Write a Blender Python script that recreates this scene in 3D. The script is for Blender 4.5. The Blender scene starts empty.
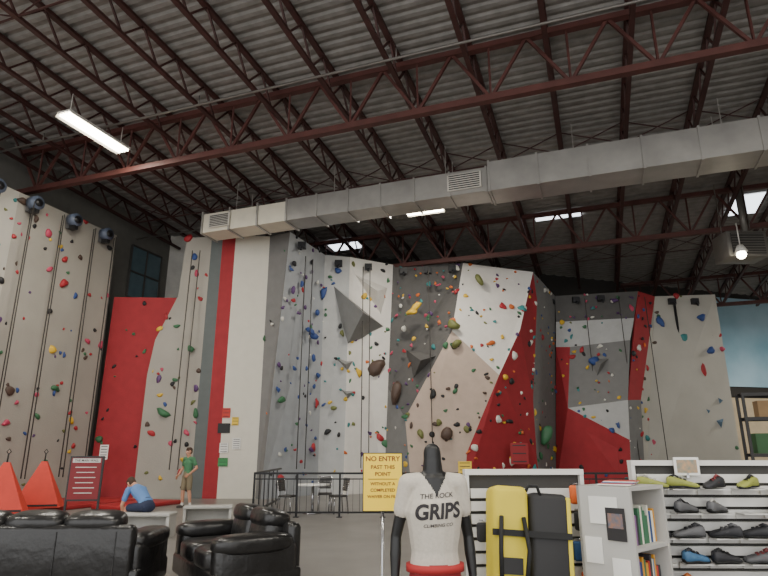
import bpy, bmesh, math, random
import numpy as np
from mathutils import Vector, Matrix
from mathutils.bvhtree import BVHTree
random.seed(7)
SC=bpy.context.scene; COL=SC.collection
PI=math.pi
# ---------------------------------------------------------------- materials
def lin(c):
    return tuple(((x/255)/12.92 if x/255<=0.04045 else ((x/255+0.055)/1.055)**2.4) for x in c)
MATS={}
def mat(name,rgb,rough=0.6,metal=0.0,var=0.08,vscale=3.0,bump=0.0,bscale=40.0,emit=0.0,spec=0.5,rgb2=None):
    if name in MATS: return MATS[name]
    m=bpy.data.materials.new(name); m.use_nodes=True; nt=m.node_tree; N=nt.nodes; Lk=nt.links
    bs=N['Principled BSDF']; c=lin(rgb)
    bs.inputs['Roughness'].default_value=rough; bs.inputs['Metallic'].default_value=metal
    bs.inputs['Specular IOR Level'].default_value=spec
    tc=N.new('ShaderNodeTexCoord')
    nz=N.new('ShaderNodeTexNoise'); nz.inputs['Scale'].default_value=vscale; nz.inputs['Detail'].default_value=4
    Lk.new(tc.outputs['Object'],nz.inputs['Vector'])
    r=N.new('ShaderNodeValToRGB'); r.color_ramp.elements[0].position=0.3; r.color_ramp.elements[1].position=0.7
    c2=lin(rgb2) if rgb2 else tuple(min(1,x*(1+var)) for x in c)
    c1=c if rgb2 else tuple(x*(1-var) for x in c)
    r.color_ramp.elements[0].color=(*c1,1); r.color_ramp.elements[1].color=(*c2,1)
    Lk.new(nz.outputs['Fac'],r.inputs['Fac']); Lk.new(r.outputs['Color'],bs.inputs['Base Color'])
    if bump>0:
        n2=N.new('ShaderNodeTexNoise'); n2.inputs['Scale'].default_value=bscale; n2.inputs['Detail'].default_value=3
        Lk.new(tc.outputs['Object'],n2.inputs['Vector'])
        b=N.new('ShaderNodeBump'); b.inputs['Strength'].default_value=bump; b.inputs['Distance'].default_value=0.02
        Lk.new(n2.outputs['Fac'],b.inputs['Height']); Lk.new(b.outputs['Normal'],bs.inputs['Normal'])
    if emit>0:
        bs.inputs['Emission Color'].default_value=(*c,1); bs.inputs['Emission Strength'].default_value=emit
    MATS[name]=m; return m
def holdmat(n,rgb): return mat('hold_'+n,rgb,0.55,var=0.1)
# ---------------------------------------------------------------- mesh builder
class MB:
    def __init__(s): s.v=[];s.f=[];s.m=[];s.s=[]
    def add(s,vs,fs,m=0,smooth=False,M=None):
        o=len(s.v)
        if M is not None: vs=[M@Vector(v) for v in vs]
        s.v+=[tuple(v) for v in vs]
        for f in fs: s.f.append(tuple(i+o for i in f)); s.m.append(m); s.s.append(smooth)
    def box(s,c,d,m=0,M=None):
        x,y,z=[q/2 for q in d]
        vs=[(c[0]+i*x,c[1]+j*y,c[2]+k*z) for i in(-1,1) for j in(-1,1) for k in(-1,1)]
        s.add(vs,[(0,1,3,2),(4,6,7,5),(0,4,5,1),(2,3,7,6),(0,2,6,4),(1,5,7,3)],m,False,M)
    def bar(s,p0,p1,w,h=None,m=0):
        h=h or w; p0=Vector(p0);p1=Vector(p1);a=(p1-p0).normalized()
        up=Vector((0,0,1)) if abs(a.z)<.99 else Vector((0,1,0))
        sd=a.cross(up).normalized()*w/2; u=sd.cross(a).normalized()*h/2
        vs=[q+i*sd+j*u for q in(p0,p1) for i in(-1,1) for j in(-1,1)]
        s.add(vs,[(0,1,3,2),(4,6,7,5),(0,4,5,1),(2,3,7,6),(0,2,6,4),(1,5,7,3)],m)
    def tube(s,pts,r,m=0,n=8,smooth=True,M=None):
        pts=[Vector(p) for p in pts]; d=(pts[-1]-pts[0])
        if d.length<1e-6: d=pts[1]-pts[0]
        d.normalize(); ref=min((Vector((1,0,0)),Vector((0,1,0)),Vector((0,0,1))),key=lambda q:abs(q.dot(d)))
        rs=r if isinstance(r,(list,tuple)) else [r]*len(pts); rings=[]
        for i,p in enumerate(pts):
            t=(pts[min(i+1,len(pts)-1)]-pts[max(i-1,0)]).normalized()
            x=t.cross(ref)
            if x.length<1e-4: x=t.orthogonal()
            x.normalize(); y=t.cross(x)
            rings.append([p+rs[i]*(x*math.cos(2*PI*k/n)+y*math.sin(2*PI*k/n)) for k in range(n)])
        s.loft(rings,m,smooth,M)
    def loft(s,rings,m=0,smooth=True,M=None):
        n=len(rings[0]); vs=[v for r in rings for v in r]; fs=[]
        for i in range(len(rings)-1):
            for k in range(n):
                fs.append((i*n+k,i*n+(k+1)%n,(i+1)*n+(k+1)%n,(i+1)*n+k))
        fs.append(tuple(reversed(range(n)))); fs.append(tuple((len(rings)-1)*n+k for k in range(n)))
        s.add(vs,fs,m,smooth,M)
    def rbox(s,c,h,r,m=0,M=None,n=16,puff=0.0):
        def P(d):
            return [c[i]+(1 if d[i]>0 else -1)*(h[i]-r)+r*d[i] for i in range(3)]
        K=n//2; rings=[]
        for j in range(K):
            la=(-PI/2)+PI*(j+.5)/K
            rings.append([P((math.cos(la)*math.cos(2*PI*(k+.5)/n),math.cos(la)*math.sin(2*PI*(k+.5)/n),math.sin(la))) for k in range(n)])
        vs=[v for rr in rings for v in rr]; fs=[]
        for i in range(K-1):
            for k in range(n): fs.append((i*n+k,i*n+(k+1)%n,(i+1)*n+(k+1)%n,(i+1)*n+k))
        b=len(vs); vs.append((c[0],c[1],c[2]-h[2]-puff)); vs.append((c[0],c[1],c[2]+h[2]+puff))
        for k in range(n):
            fs.append((b,(k+1)%n,k)); fs.append((b+1,(K-1)*n+k,(K-1)*n+(k+1)%n))
        s.add(vs,fs,m,True,M)
    def cushion(s,c,h,m=0,M=None,n=14,ex=4.0):
        def sp(a,e): return math.copysign(abs(a)**e,a)
        e=2/ex; rings=[]
        for j in range(n):
            la=-PI/2+PI*(j+.5)/n
            rings.append([(c[0]+h[0]*sp(math.cos(la),e)*sp(math.cos(lo),e),c[1]+h[1]*sp(math.cos(la),e)*sp(math.sin(lo),e),c[2]+h[2]*sp(math.sin(la),e)) for lo in [2*PI*(k+.5)/(2*n) for k in range(2*n)]])
        s.loft(rings,m,True,M)
    def ell(s,c,rad,m=0,M=None,n=12):
        vs=[];fs=[];K=n//2
        vs.append((c[0],c[1],c[2]-rad[2]))
        for j in range(1,K):
            la=-PI/2+PI*j/K
            for k in range(n):
                lo=2*PI*k/n; vs.append((c[0]+rad[0]*math.cos(la)*math.cos(lo),c[1]+rad[1]*math.cos(la)*math.sin(lo),c[2]+rad[2]*math.sin(la)))
        vs.append((c[0],c[1],c[2]+rad[2])); t=len(vs)-1
        for k in range(n): fs.append((0,1+(k+1)%n,1+k)); fs.append((t,1+(K-2)*n+k,1+(K-2)*n+(k+1)%n))
        for j in range(K-2):
            for k in range(n): fs.append((1+j*n+k,1+j*n+(k+1)%n,1+(j+1)*n+(k+1)%n,1+(j+1)*n+k))
        s.add(vs,fs,m,True,M)
    def capsule(s,p0,p1,r0,r1,side=None,w0=1,w1=1,n=14,m=0):
        p0=Vector(p0);p1=Vector(p1);a=(p1-p0).normalized()
        if side is None: sd=a.orthogonal().normalized()
        else:
            sd=Vector(side); sd=(sd-a*sd.dot(a)); sd=sd.normalized() if sd.length>1e-5 else a.orthogonal().normalized()
        t=a.cross(sd); rings=[]
        L=[(p0,r0,w0,q) for q in(-80,-55,-28)]+[(p0,r0,w0,0),(p1,r1,w1,0)]+[(p1,r1,w1,q) for q in(28,55,80)]
        for (c,r,w,q) in L:
            q=math.radians(q); cc=c+a*r*math.sin(q); rr=r*math.cos(q)
            rings.append([cc+sd*(rr*w*math.cos(2*PI*k/n))+t*(rr*math.sin(2*PI*k/n)) for k in range(n)])
        s.loft(rings,m,True)
    def obj(s,name,mats,parent=None,loc=None,rotz=0.0,rot=None,fix=True):
        me=bpy.data.meshes.new(name); me.from_pydata(s.v,[],s.f)
        for m in mats: me.materials.append(m)
        me.polygons.foreach_set('material_index',s.m); me.polygons.foreach_set('use_smooth',s.s)
        if fix:
            bm=bmesh.new(); bm.from_mesh(me); bmesh.ops.recalc_face_normals(bm,faces=bm.faces); bm.to_mesh(me); bm.free()
        me.update(); o=bpy.data.objects.new(name,me); COL.objects.link(o)
        if loc is not None: o.location=loc
        o.rotation_euler=rot if rot else (0,0,rotz)
        if parent: o.parent=parent
        return o
def text(s,size,m,loc,parent=None,rot=(PI/2,0,0),name='lettering',ex=0.001,sx=1.0,shear=0.0,off=.012):
    c=bpy.data.curves.new(name,'FONT'); c.body=s; c.size=size; c.align_x='CENTER'; c.align_y='CENTER'; c.extrude=ex; c.offset=size*off; c.shear=shear
    o=bpy.data.objects.new(name+'_c',c); COL.objects.link(o)
    dg=bpy.context.evaluated_depsgraph_get(); me=bpy.data.meshes.new_from_object(o.evaluated_get(dg))
    bpy.data.objects.remove(o); me.materials.clear(); me.materials.append(m)
    q=bpy.data.objects.new(name,me); COL.objects.link(q); q.location=loc; q.rotation_euler=rot; q.scale=(sx,1,1)
    if parent: q.parent=parent
    return q
# building frame: u along girders, v along joists
CU,SU=math.cos(math.radians(20)),math.sin(math.radians(20))
def U(u,v,z=0.0): return Vector((u*CU+v*SU,-u*SU+v*CU,z))
def deckz(v): return 12.35-0.05*(v-13.4)
def vend(u): return 21.8+(u+19.2)*0.655
# ---------------------------------------------------------------- camera
cd=bpy.data.cameras.new('camera'); cam=bpy.data.objects.new('camera',cd); COL.objects.link(cam)
cam.location=(0,0,1.6); cam.rotation_euler=(math.radians(90+15.8),0,0); cd.lens=580*36/768; cd.sensor_width=36; cd.clip_end=200
SC.camera=cam
# ---------------------------------------------------------------- world
w=bpy.data.worlds.new('world'); SC.world=w; w.use_nodes=True
w.node_tree.nodes['Background'].inputs[0].default_value=(0.985,0.985,0.975,1); w.node_tree.nodes['Background'].inputs[1].default_value=2.55
# ---------------------------------------------------------------- shell
mb=MB(); cs=[U(-19.2,-6),U(20,-6),U(20,48),U(-19.2,21.8)]
mb.add([(*c[:2],0) for c in cs]+[(*c[:2],-.2) for c in cs],[(0,1,2,3),(7,6,5,4),(0,4,5,1),(1,5,6,2),(2,6,7,3),(3,7,4,0)])
flm=mat('polished_concrete',(124,120,115),0.35,var=0.14,vscale=1.2,bump=.02)
floor=mb.obj('floor',[flm])
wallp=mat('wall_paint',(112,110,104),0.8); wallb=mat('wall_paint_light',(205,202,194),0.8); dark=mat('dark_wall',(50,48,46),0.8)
def wall(name,p,q,z0,z1,zq,m,th=.2,side=1):
    z1+=.35; zq+=.35
    p=Vector((p[0],p[1],0));q=Vector((q[0],q[1],0));n=(q-p).normalized().cross(Vector((0,0,1)))*th*side
    mb=MB(); vs=[]
    for a,zt in((p,z1),(q,zq)):
        for b in(a,a+n): vs+= [(b.x,b.y,z0),(b.x,b.y,zt)]
    mb.add(vs,[(0,1,3,2),(4,6,7,5),(0,4,5,1),(2,3,7,6),(1,5,7,3),(0,2,6,4)]); return mb.obj(name,[m])
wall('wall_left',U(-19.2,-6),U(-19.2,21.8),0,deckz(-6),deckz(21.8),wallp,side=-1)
bA=U(-19.2,21.8); bB=U(20,47.5); t=(17-bA.x)/(bB.x-bA.x); bM=bA.lerp(bB,t); bL=bA.lerp(bB,.1)
wall('wall_back',bA,bL,0,deckz(21.8),deckz(21.8+25.7*.1),wallb,side=-1)
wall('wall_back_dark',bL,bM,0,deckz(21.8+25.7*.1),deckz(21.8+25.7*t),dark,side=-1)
wall('wall_back_mural',bM,bB,0,deckz(21.8+25.7*t),deckz(47.5),dark,side=-1)
wall('wall_right',U(20,-6),U(20,47.5),0,deckz(-6),deckz(47.5),wallb,side=1)
dn=(bB-bA).normalized(); nn=Vector((dn.y,-dn.x,0))
def panel(name,s0,s1,z0,z1,off,m):
    a=bM+dn*s0+nn*off; b=bM+dn*s1+nn*off; mb=MB(); mb.add([(a.x,a.y,z0),(b.x,b.y,z0),(b.x,b.y,z1),(a.x,a.y,z1)]+[(q.x-nn.x*.05,q.y-nn.y*.05,z) for q,z in((a,z0),(b,z0),(b,z1),(a,z1))],[(0,1,2,3),(7,6,5,4),(0,4,5,1),(1,5,6,2),(2,6,7,3),(3,7,4,0)]); return mb.obj(name,[m])
panel('wall_mural',1.5,18,5.3,10.7,.1,mat('mural_blue',(182,214,232),.7,rgb2=(130,176,198),vscale=.3))
panel('trim_1',1.5,18,4.7,5.25,.12,mat('dark_beam',(45,42,40),.6))
panel('wall_lower_back',1.5,18,0.05,4.65,.1,mat('tan_wall',(205,188,158),.8))
a=U(-19.1,19.3);b=U(-19.1,21.2)
mb=MB(); mb.add([(a.x,a.y,8.2),(b.x,b.y,8.2),(b.x,b.y,10.6),(a.x,a.y,10.6)],[(0,1,2,3)],0)
for z in(8.2,9.4,10.6): mb.bar((a.x,a.y,z),(b.x,b.y,z),.08,.08,1)
for q in(a,b,(a+b)/2): mb.bar((q.x,q.y,8.2),(q.x,q.y,10.6),.08,.08,1)
mb.obj('window_1',[mat('window_glass_dusk',(92,112,120),.15),mat('window_frame',(60,58,55),.5)],fix=False)
# ---------------------------------------------------------------- roof
mb=MB(); v=-6.0; prof=[]
while v<47.3:
    for dv,dz in((0,0),(.05,.06),(.17,.06),(.22,0)): prof.append((v+dv,deckz(v)+dz))
    v+=.34
def umin(v): return -19.2 if v<21.8 else -19.2+(v-21.8)/.655
for i in range(len(prof)-1):
    v0,z0=prof[i];v1,z1=prof[i+1]
    mb.add([U(umin(v0),v0,z0),U(20,v0,z0),U(20,v1,z1),U(umin(v1),v1,z1)],[(0,1,2,3)])
mb.obj('ceiling',[mat('roof_deck',(134,131,127),.6,metal=.1,var=.18)],fix=False)
steel=mat('red_oxide_steel',(66,37,34),.6,var=.2,vscale=2)
mb=MB()
for k in range(20):
    u=-18.4+k*2.0; ve=vend(u)-.15; zt=lambda v:deckz(v)-.06; zb=lambda v:deckz(v)-.85
    mb.bar(U(u,-5.8,zt(-5.8)),U(u,ve,zt(ve)),.15,.1); mb.bar(U(u,-5,zb(-5)),U(u,ve-.6,zb(ve-.6)),.13,.09)
    v=-5.0
    while v+1.3<ve-.4:
        mb.bar(U(u,v,zb(v)),U(u,v+.65,zt(v+.65)),.05); mb.bar(U(u,v+.65,zt(v+.65)),U(u,v+1.3,zb(v+1.3)),.05); v+=1.3
    for vb in (2.5,8.0,18.5,29,34):
        if vb<ve-.5 and k<19 and vend(u)>vb: 
            mb.bar(U(u,vb,zb(vb)),U(u+2,vb,zb(vb)),.04); mb.bar(U(u,vb,zb(vb)),U(u+2,vb,zt(vb)),.03); mb.bar(U(u,vb,zt(vb)),U(u+2,vb,zb(vb)),.03)
mb.obj('roof_joists',[steel])
mb=MB()
for vg in(2.4,13.4,24.4,35.4):
    u0=max(-19.1,umin(vg)+.3); zt=deckz(vg)-.25; zb=deckz(vg)-1.85
    mb.bar(U(u0,vg,zt),U(19.9,vg,zt),.2,.16); mb.bar(U(u0,vg,zb),U(19.9,vg,zb),.2,.18)
    u=u0
    while u+2<19.9:
        mb.bar(U(u,vg,zt),U(u+1,vg,zb),.08); mb.bar(U(u+1,vg,zb),U(u+2,vg,zt),.08); mb.bar(U(u+1,vg,zb),U(u+1,vg,zt),.05); u+=2
mb.obj('roof_girders',[mat('girder_oxide_red',(82,45,40),.6,var=.2,vscale=2)])
mb=MB()
mb.tube([U(-19,11.9,11.2),U(19.8,11.9,11.2)],.035); mb.tube([U(-19,19.4,10.9),U(19.8,19.4,10.9)],.035)
for u in range(-16,18,6): mb.tube([U(u,11.9,11.2),U(u,11.9,11.5)],.02)
mb.tube([U(8.5,18.6,10.2),U(8.5,34,10.0)],.05); mb.tube([U(12.5,18.6,10.4),U(12.5,34,10.0)],.06)
mb.obj('sprinkler_pipes',[mat('pipe_grey',(115,110,105),.5,metal=.3)])
sky=mat('skylight_panel',(235,242,250),.5,emit=3.5)
for nm,(u0,v0,du,dv) in enumerate([(-1.9,24.8,2.0,.7),(-12.2,24.8,1.6,1.2),(6.0,25.5,1.2,2.0)]):
    mb=MB(); z=lambda v:deckz(v)-.03
    mb.add([U(u0,v0,z(v0)),U(u0+du,v0,z(v0)),U(u0+du,v0+dv,z(v0+dv)),U(u0,v0+dv,z(v0+dv))],[(0,1,2,3)])
    mb.obj('window_%d'%(nm+2),[sky],fix=False)
# ---------------------------------------------------------------- duct
galv=mat('galvanised_duct',(166,163,158),.38,metal=.45,var=.14,vscale=1.5)
mb=MB()
def dseg(u0,u1,zc,h,wd,v=17.4,m=0):
    a=[U(u0,v-wd/2,zc-h/2),U(u0,v+wd/2,zc-h/2),U(u0,v+wd/2,zc+h/2),U(u0,v-wd/2,zc+h/2)]
    b=[U(u1,v-wd/2,zc-h/2),U(u1,v+wd/2,zc-h/2),U(u1,v+wd/2,zc+h/2),U(u1,v-wd/2,zc+h/2)]
    mb.add(a+b,[(0,1,2,3),(7,6,5,4),(0,4,5,1),(1,5,6,2),(2,6,7,3),(3,7,4,0)],m)
def fl(u,zc,h,wd,v=17.4): dseg(u-.03,u+.03,zc,h+.08,wd+.08,v)
dseg(-13.5,-9.9,9.95,.75,.9,m=3); dseg(-9.9,-2.6,9.98,.82,.95); dseg(-2.6,14,10.02,1.0,1.1)
for k in range(16):
    u=-13.5+k*1.2
    if u<-2.7: fl(u,9.97,.82,.95)
u=-2.6
while u<14: fl(u,10.02,1.0,1.1); u+=1.5
for (u,zc,wd,h) in((-12.7,9.95,.9,.5),(-3.4,9.98,1.1,.55)):
    vf=17.4-.53
    mb.bar(U(u-wd/2,vf,zc),U(u+wd/2,vf,zc),.06,h,1)
    for k in range(7): mb.bar(U(u-wd/2+.05,vf-.035,zc-h/2+.05+k*(h-.1)/6),U(u+wd/2-.05,vf-.035,zc-h/2+.05+k*(h-.1)/6),.02,.035,2)
for u in(-12,-8,-4,0,4,8,12):
    for dv in(-.5,.5): mb.bar(U(u,17.4+dv,10.3),U(u,17.4+dv,deckz(17)-.8),.02,.02,0)
mb.obj('air_duct',[galv,mat('register_frame',(205,200,190),.5),mat('register_slot',(60,58,55),.6),mat('duct_cream',(216,209,190),.5,var=.05)])
mb=MB(); c=Vector((13.4,20.6,9.0))
mb.rbox(c,(.75,.5,.5),.06,0); mb.box((c.x,c.y-.52,c.z),(1.2,.04,.8),1)
for k in range(8): mb.box((c.x,c.y-.56,c.z-.35+k*.1),(1.2,.03,.02),0)
mb.tube([(c.x+.3,c.y,c.z+.4),(c.x+.3,c.y,c.z+2.4)],.12); mb.tube([(c.x+.7,c.y,c.z),(c.x+2.5,c.y-.4,c.z+.1),(c.x+5,c.y-.8,c.z+.1)],.35,0,14)
for dx in(-.6,.5): mb.bar((c.x+dx,c.y,c.z+.4),(c.x+dx,c.y,c.z+2.6),.03)
mb.obj('unit_heater',[mat('heater_steel',(120,116,110),.45,metal=.4),mat('heater_grille',(60,58,56),.5)])
# ---------------------------------------------------------------- lights
bulb=mat('fluorescent_tube',(255,246,222),.4,emit=24); fixm=mat('fixture_white',(215,212,205),.4)
def fixture(loc,ang,L=1.9,e=340):
    mb=MB(); mb.box((0,0,.06),(L,.46,.06),0)
    mb.add([(-L/2,-.23,.03),(L/2,-.23,.03),(L/2,-.3,-.05),(-L/2,-.3,-.05)],[(0,1,2,3)],0); mb.add([(-L/2,.23,.03),(L/2,.23,.03),(L/2,.3,-.05),(-L/2,.3,-.05)],[(0,1,2,3)],0)
    for y in(-.16,-.05,.05,.16): mb.tube([(-L/2+.04,y,-.01),(L/2-.04,y,-.01)],.035,1)
    for x in(-L/2+.2,L/2-.2): mb.tube([(x,0,.08),(x,0,.75)],.012,0,6)
    o=mb.obj('ceiling_light_fixture',[fixm,bulb],loc=loc,rotz=ang,fix=False)
    ld=bpy.data.lights.new('fixture_lamp','AREA'); ld.shape='RECTANGLE'; ld.size=L; ld.size_y=.4; ld.energy=e; ld.color=(1,.95,.86)
    lo=bpy.data.objects.new('lamp',ld); COL.objects.link(lo); lo.parent=o; lo.location=(0,0,-.08)
AV=math.radians(70); AU=math.radians(-20)
fixture((-8.6,15.4,10.75),AV,2.3); fixture((1.55,20.7,10.55),AU,1.5)
for (u,v) in((-6,5.5),(6,5.5),(-14,3),(0,0.5),(10,1)):
    fixture(U(u,v,deckz(v)-1.9),AV,1.9)
fixture((24.0,26.5,9.2),AV,1.9,900)  # invented fixture outside the view, added to brighten the unlit mural corner
mb=MB(); mb.ell((0,0,0),(.16,.16,.16),1); mb.tube([(0,0,.1),(0,0,.35)],[.22,.1],0,16); mb.tube([(0,0,.3),(0,0,1.2)],.02,0)
o=mb.obj('high_bay_lamp',[fixm,bulb],loc=(12.7,19.5,8.35))
# ---------------------------------------------------------------- climbing walls
WM={'tan':mat('cw_grey_tan',(162,157,147),.85,var=.07,vscale=.8,bump=.25,bscale=25),
'ltan':mat('cw_light_tan',(184,180,170),.85,var=.07,vscale=.8,bump=.25,bscale=25),
'red':mat('cw_red',(158,42,48),.75,var=.08,bump=.2,bscale=25),
'white':mat('cw_white',(226,221,213),.8,var=.04,bump=.2,bscale=25),
'cream':mat('cw_cream',(216,211,197),.8,var=.03,bump=.1),
'dgrey':mat('cw_dark_grey',(92,90,88),.85,var=.08,bump=.25,bscale=25),
'mgrey':mat('cw_mid_grey',(124,123,121),.85,var=.06,bump=.25,bscale=25),
'lgrey':mat('cw_light_grey',(180,180,178),.85,var=.05,bump=.25,bscale=25),
'bgrey':mat('cw_blue_grey',(160,163,166),.85,var=.05,bump=.25,bscale=25),
'stripe':mat('cw_stripe_grey',(98,104,103),.8,var=.05),
'beige':mat('cw_beige',(188,168,153),.85,var=.06,bump=.25,bscale=25)}
WK=list(WM); WL=[WM[k] for k in WK]
V=dict(C1=(-8.03,22.2,10),C2=(-8.14,22.15,7.54),C3=(-8.82,22.05,5.76),C4=(-8.96,22.0,4.41),C5b=(-8.95,21.9,0),
T1=(-6.97,22.05,10),T2=(-6.51,22.0,10),T3=(-5.99,22,10),T4=(-4.61,22,10),T1b=(-6.97,22.05,0),T2b=(-6.51,22,0),T3b=(-5.99,22,0),T4b=(-4.61,22,0),
F=(-3.72,21.5,10),Fb=(-4.35,21.6,0),G=(-2.61,24.3,10),Gb=(-2.61,24.0,0),Gm=(-1.52,24.6,10),Gmb=(-1.6,24,0),H=(.42,25.7,10),Hb=(0,25.2,0),
b=(3.61,25.2,9.92),c=(6.89,25.6,9.61),d=(2.84,23.8,6.47),e=(4.67,23.6,4.61),f=(.86,24.2,2.94),g=(.17,25.2,4.26),i=(5.83,24.4,6.64),j=(6.98,25.6,8.28),k=(6.28,24.8,3.71),l=(6.32,25,1.28),n=(3.28,23.8,1.6),
mb=(1.09,24,0),n2=(3.11,23.9,0),ob=(6.45,25.2,0),K=(8.42,27.6,9),Kb=(7.69,27.4,0),L=(12.13,26.7,9),p1=(11.66,26.4,7.62),p2=(8.31,27.4,7.65),p3=(11.22,26.1,6.52),p4=(8.75,27,6.36),p5=(8.18,27.3,6.41),L2=(10.61,25.6,3.78),p7=(8.25,26.5,3.51),p8=(10.5,25.6,2.1),L3=(10.35,25.6,0),
M=(13.2,27.3,8.9),M2=(11.35,26,3.82),M3=(11.19,26.2,0),N=(16.14,27.3,9.0),Nb=(16.14,27.3,0),
R1=(-10.76,22.35,7.55),R2=(-7.9,22.5,7.55),R1b=(-10.76,22.25,0),R2b=(-7.9,22.4,0))
Lp=lambda v,z:tuple(U(-17.6,v,z))
V.update(A0=Lp(3,0),A1=Lp(3,10),A2=Lp(16.9,0),A3=Lp(16.9,10),A4=Lp(12.6,0),A5=Lp(12.6,10),A6=Lp(8,0),A7=Lp(8,10))
pal={k:holdmat(k,c) for k,c in dict(red=(170,42,50),pink=(188,68,95),yellow=(215,175,50),green=(58,108,72),blue=(50,76,135),black=(32,32,34),white=(215,212,202),teal=(55,130,130),orange=(205,105,45),purple=(88,56,104),olive=(108,112,60),brown=(82,64,54)).items()}
PK=list(pal); PL=[pal[k] for k in PK]
HB=MB()
bmt=bmesh.new(); bmesh.ops.create_icosphere(bmt,subdivisions=2,radius=1); IV=[v.co.copy() for v in bmt.verts]; IF=[tuple(v.index for v in f.verts) for f in bmt.faces]; bmt.free()
def hold(p,nrm,size,ci):
    nrm=nrm.normalized(); x=nrm.orthogonal().normalized(); y=nrm.cross(x); a=random.random()*2*PI
    X=x*math.cos(a)+y*math.sin(a); Y=nrm.cross(X)
    sx=size*random.uniform(.7,1.35); sy=size*random.uniform(.5,.9); sz=size*random.uniform(.5,.85); ph=random.random()*6; k1=random.uniform(.1,.35)
    vs=[]
    for q in IV:
        m=1+k1*math.sin(3*q.x+ph)*math.cos(2.5*q.y+ph)
        if abs(q.y)<.5 and q.z>.2: m*=.82
        vs.append(p+X*(q.x*sx*m)+Y*(q.y*sy*m)+nrm*(q.z*sz*m*.8+sz*.3))
    HB.add(vs,IF,ci,True)
def scatter(P,dens,cols,size):
    P=[Vector(q) for q in P]
    for i in range(1,len(P)-1):
        a,b,d=P[0],P[i],P[i+1]; n=(b-a).cross(d-a); A=n.length/2
        if n.dot(Vector((0,0,1.6))-a)<0: n=-n
        N_=A*dens; N_=int(N_)+(random.random()<N_%1)
        for _ in range(N_):
            r1,r2=random.random(),random.random()
            if r1+r2>1: r1,r2=1-r1,1-r2
            q=a+(b-a)*r1+(d-a)*r2
            if q.z<.35: continue
            s=size*random.choice([.5,.6,.7,.8,.9,1,1.1,1.6]); hold(q,n,s,PK.index(random.choice(cols)))
sections={
'left':[(['A6','A7','A1','A0'],'ltan'),(['A4','A5','A7','A6'],'ltan'),(['A2','A3','A5','A4'],'tan')],
'red':[(['R1','R2','R2b','R1b'],'red')],
'pillar':[(['C1','T1','T1b','C5b','C4','C3','C2'],'tan'),(['T1','T2','T2b','T1b'],'stripe'),(['T2','T3','T3b','T2b'],'red'),(['T3','T4','T4b','T3b'],'cream'),(['T4','F','Fb','T4b'],'mgrey'),(['F','G','Gb','Fb'],'bgrey')],
'mid':[(['G','Gm','Gmb','Gb'],'lgrey'),(['Gm','H','g','Hb','Gmb'],'white')],
'center':[(['H','b','d','g'],'dgrey'),(['g','d','f'],'dgrey'),(['b','c','i','e','d'],'white'),(['c','j','k','e','i'],'red'),(['d','e','n','n2','mb','f'],'beige'),(['e','k','l','ob','n2','n'],'red'),(['g','f','mb','Hb'],'mgrey'),(['c','K','Kb','ob','l','k','j'],'mgrey')],
'right':[(['K','L','p1','p2'],'dgrey'),(['p2','p1','p3','p4','p5'],'lgrey'),(['p4','p3','L2','p7'],'mgrey'),(['p5','p4','p7','p8','L3','Kb'],'red'),(['p7','L2','p8'],'lgrey'),(['L2','L3','p8'],'lgrey'),(['L','M','M2','L2'],'red'),(['L2','M2','M3','L3'],'mgrey'),(['M','N','Nb','M3','M2'],'ltan')]}
HC=dict(tan=(2.1,['red','pink','pink','red','olive','black','green','yellow','brown','blue','purple','black'],.105),
 ltan=(2.1,['red','pink','pink','red','olive','green','yellow','black','blue','teal','brown'],.105),red=(2.6,['yellow','white','black','green','black','orange','blue','teal'],.1),
 dgrey=(4.6,['pink','red','yellow','white','teal','green','orange','purple','white','pink'],.088),mgrey=(3.2,['blue','red','yellow','green','white','orange','black'],.09),
 lgrey=(2.4,['blue','green','black','yellow','teal','olive'],.105),white=(2.9,['green','black','teal','yellow','purple','orange','olive','red'],.1),
 bgrey=(3.0,['blue','blue','black','green','red','white','purple'],.095),beige=(3.5,['black','green','olive','brown','black','teal','purple'],.1),stripe=(0,['red'],.1),cream=(0,['red'],.1))
for sn,fl_ in sections.items():
    names=[]
    for vs,c in fl_:
        for q in vs:
            if q not in names: names.append(q)
    fs=[];ms=[]
    for vs,c in fl_:
        P=[Vector(V[q]) for q in vs]; nrm=Vector()
        for i in range(len(P)): nrm+= (P[i]-P[0]).cross(P[(i+1)%len(P)]-P[0])
        idx=[names.index(q) for q in vs]
        if nrm.dot(Vector((0,0,1.6))-P[0])<0: idx=idx[::-1]
        fs.append(tuple(idx)); ms.append(WK.index(c))
        dn_,cl,sz=HC[c]
        if sn=='red': dn_,cl=.9,['black','green','black']
        if sn=='center' and c=='red': dn_=3.8
        if sn=='center' and c=='mgrey': dn_=3.6
        if sn=='left' and c=='ltan': dn_=2.6
        if sn=='pillar' and c=='mgrey': dn_=.8
        if sn=='pillar' and c=='red': dn_=0
        if dn_>0: scatter(P if sn!='pillar' or c!='tan' else [V['C1'],V['T1'],V['T1b'],V['C5b'],V['C4'],V['C3']],dn_,cl,sz)
    me=bpy.data.meshes.new('climbing_wall'); me.from_pydata([V[q] for q in names],[],fs)
    for m in WL: me.materials.append(m)
    me.polygons.foreach_set('material_index',ms); me.update()
    o=bpy.data.objects.new('climbing_wall',me); COL.objects.link(o)
    sd=o.modifiers.new('thickness','SOLIDIFY'); sd.thickness=.12; sd.offset=-1
def big(x,y,z,s,c):
    hold(Vector((x,y,z)),Vector((-x,-y,0)),s,PK.index(c))
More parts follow.
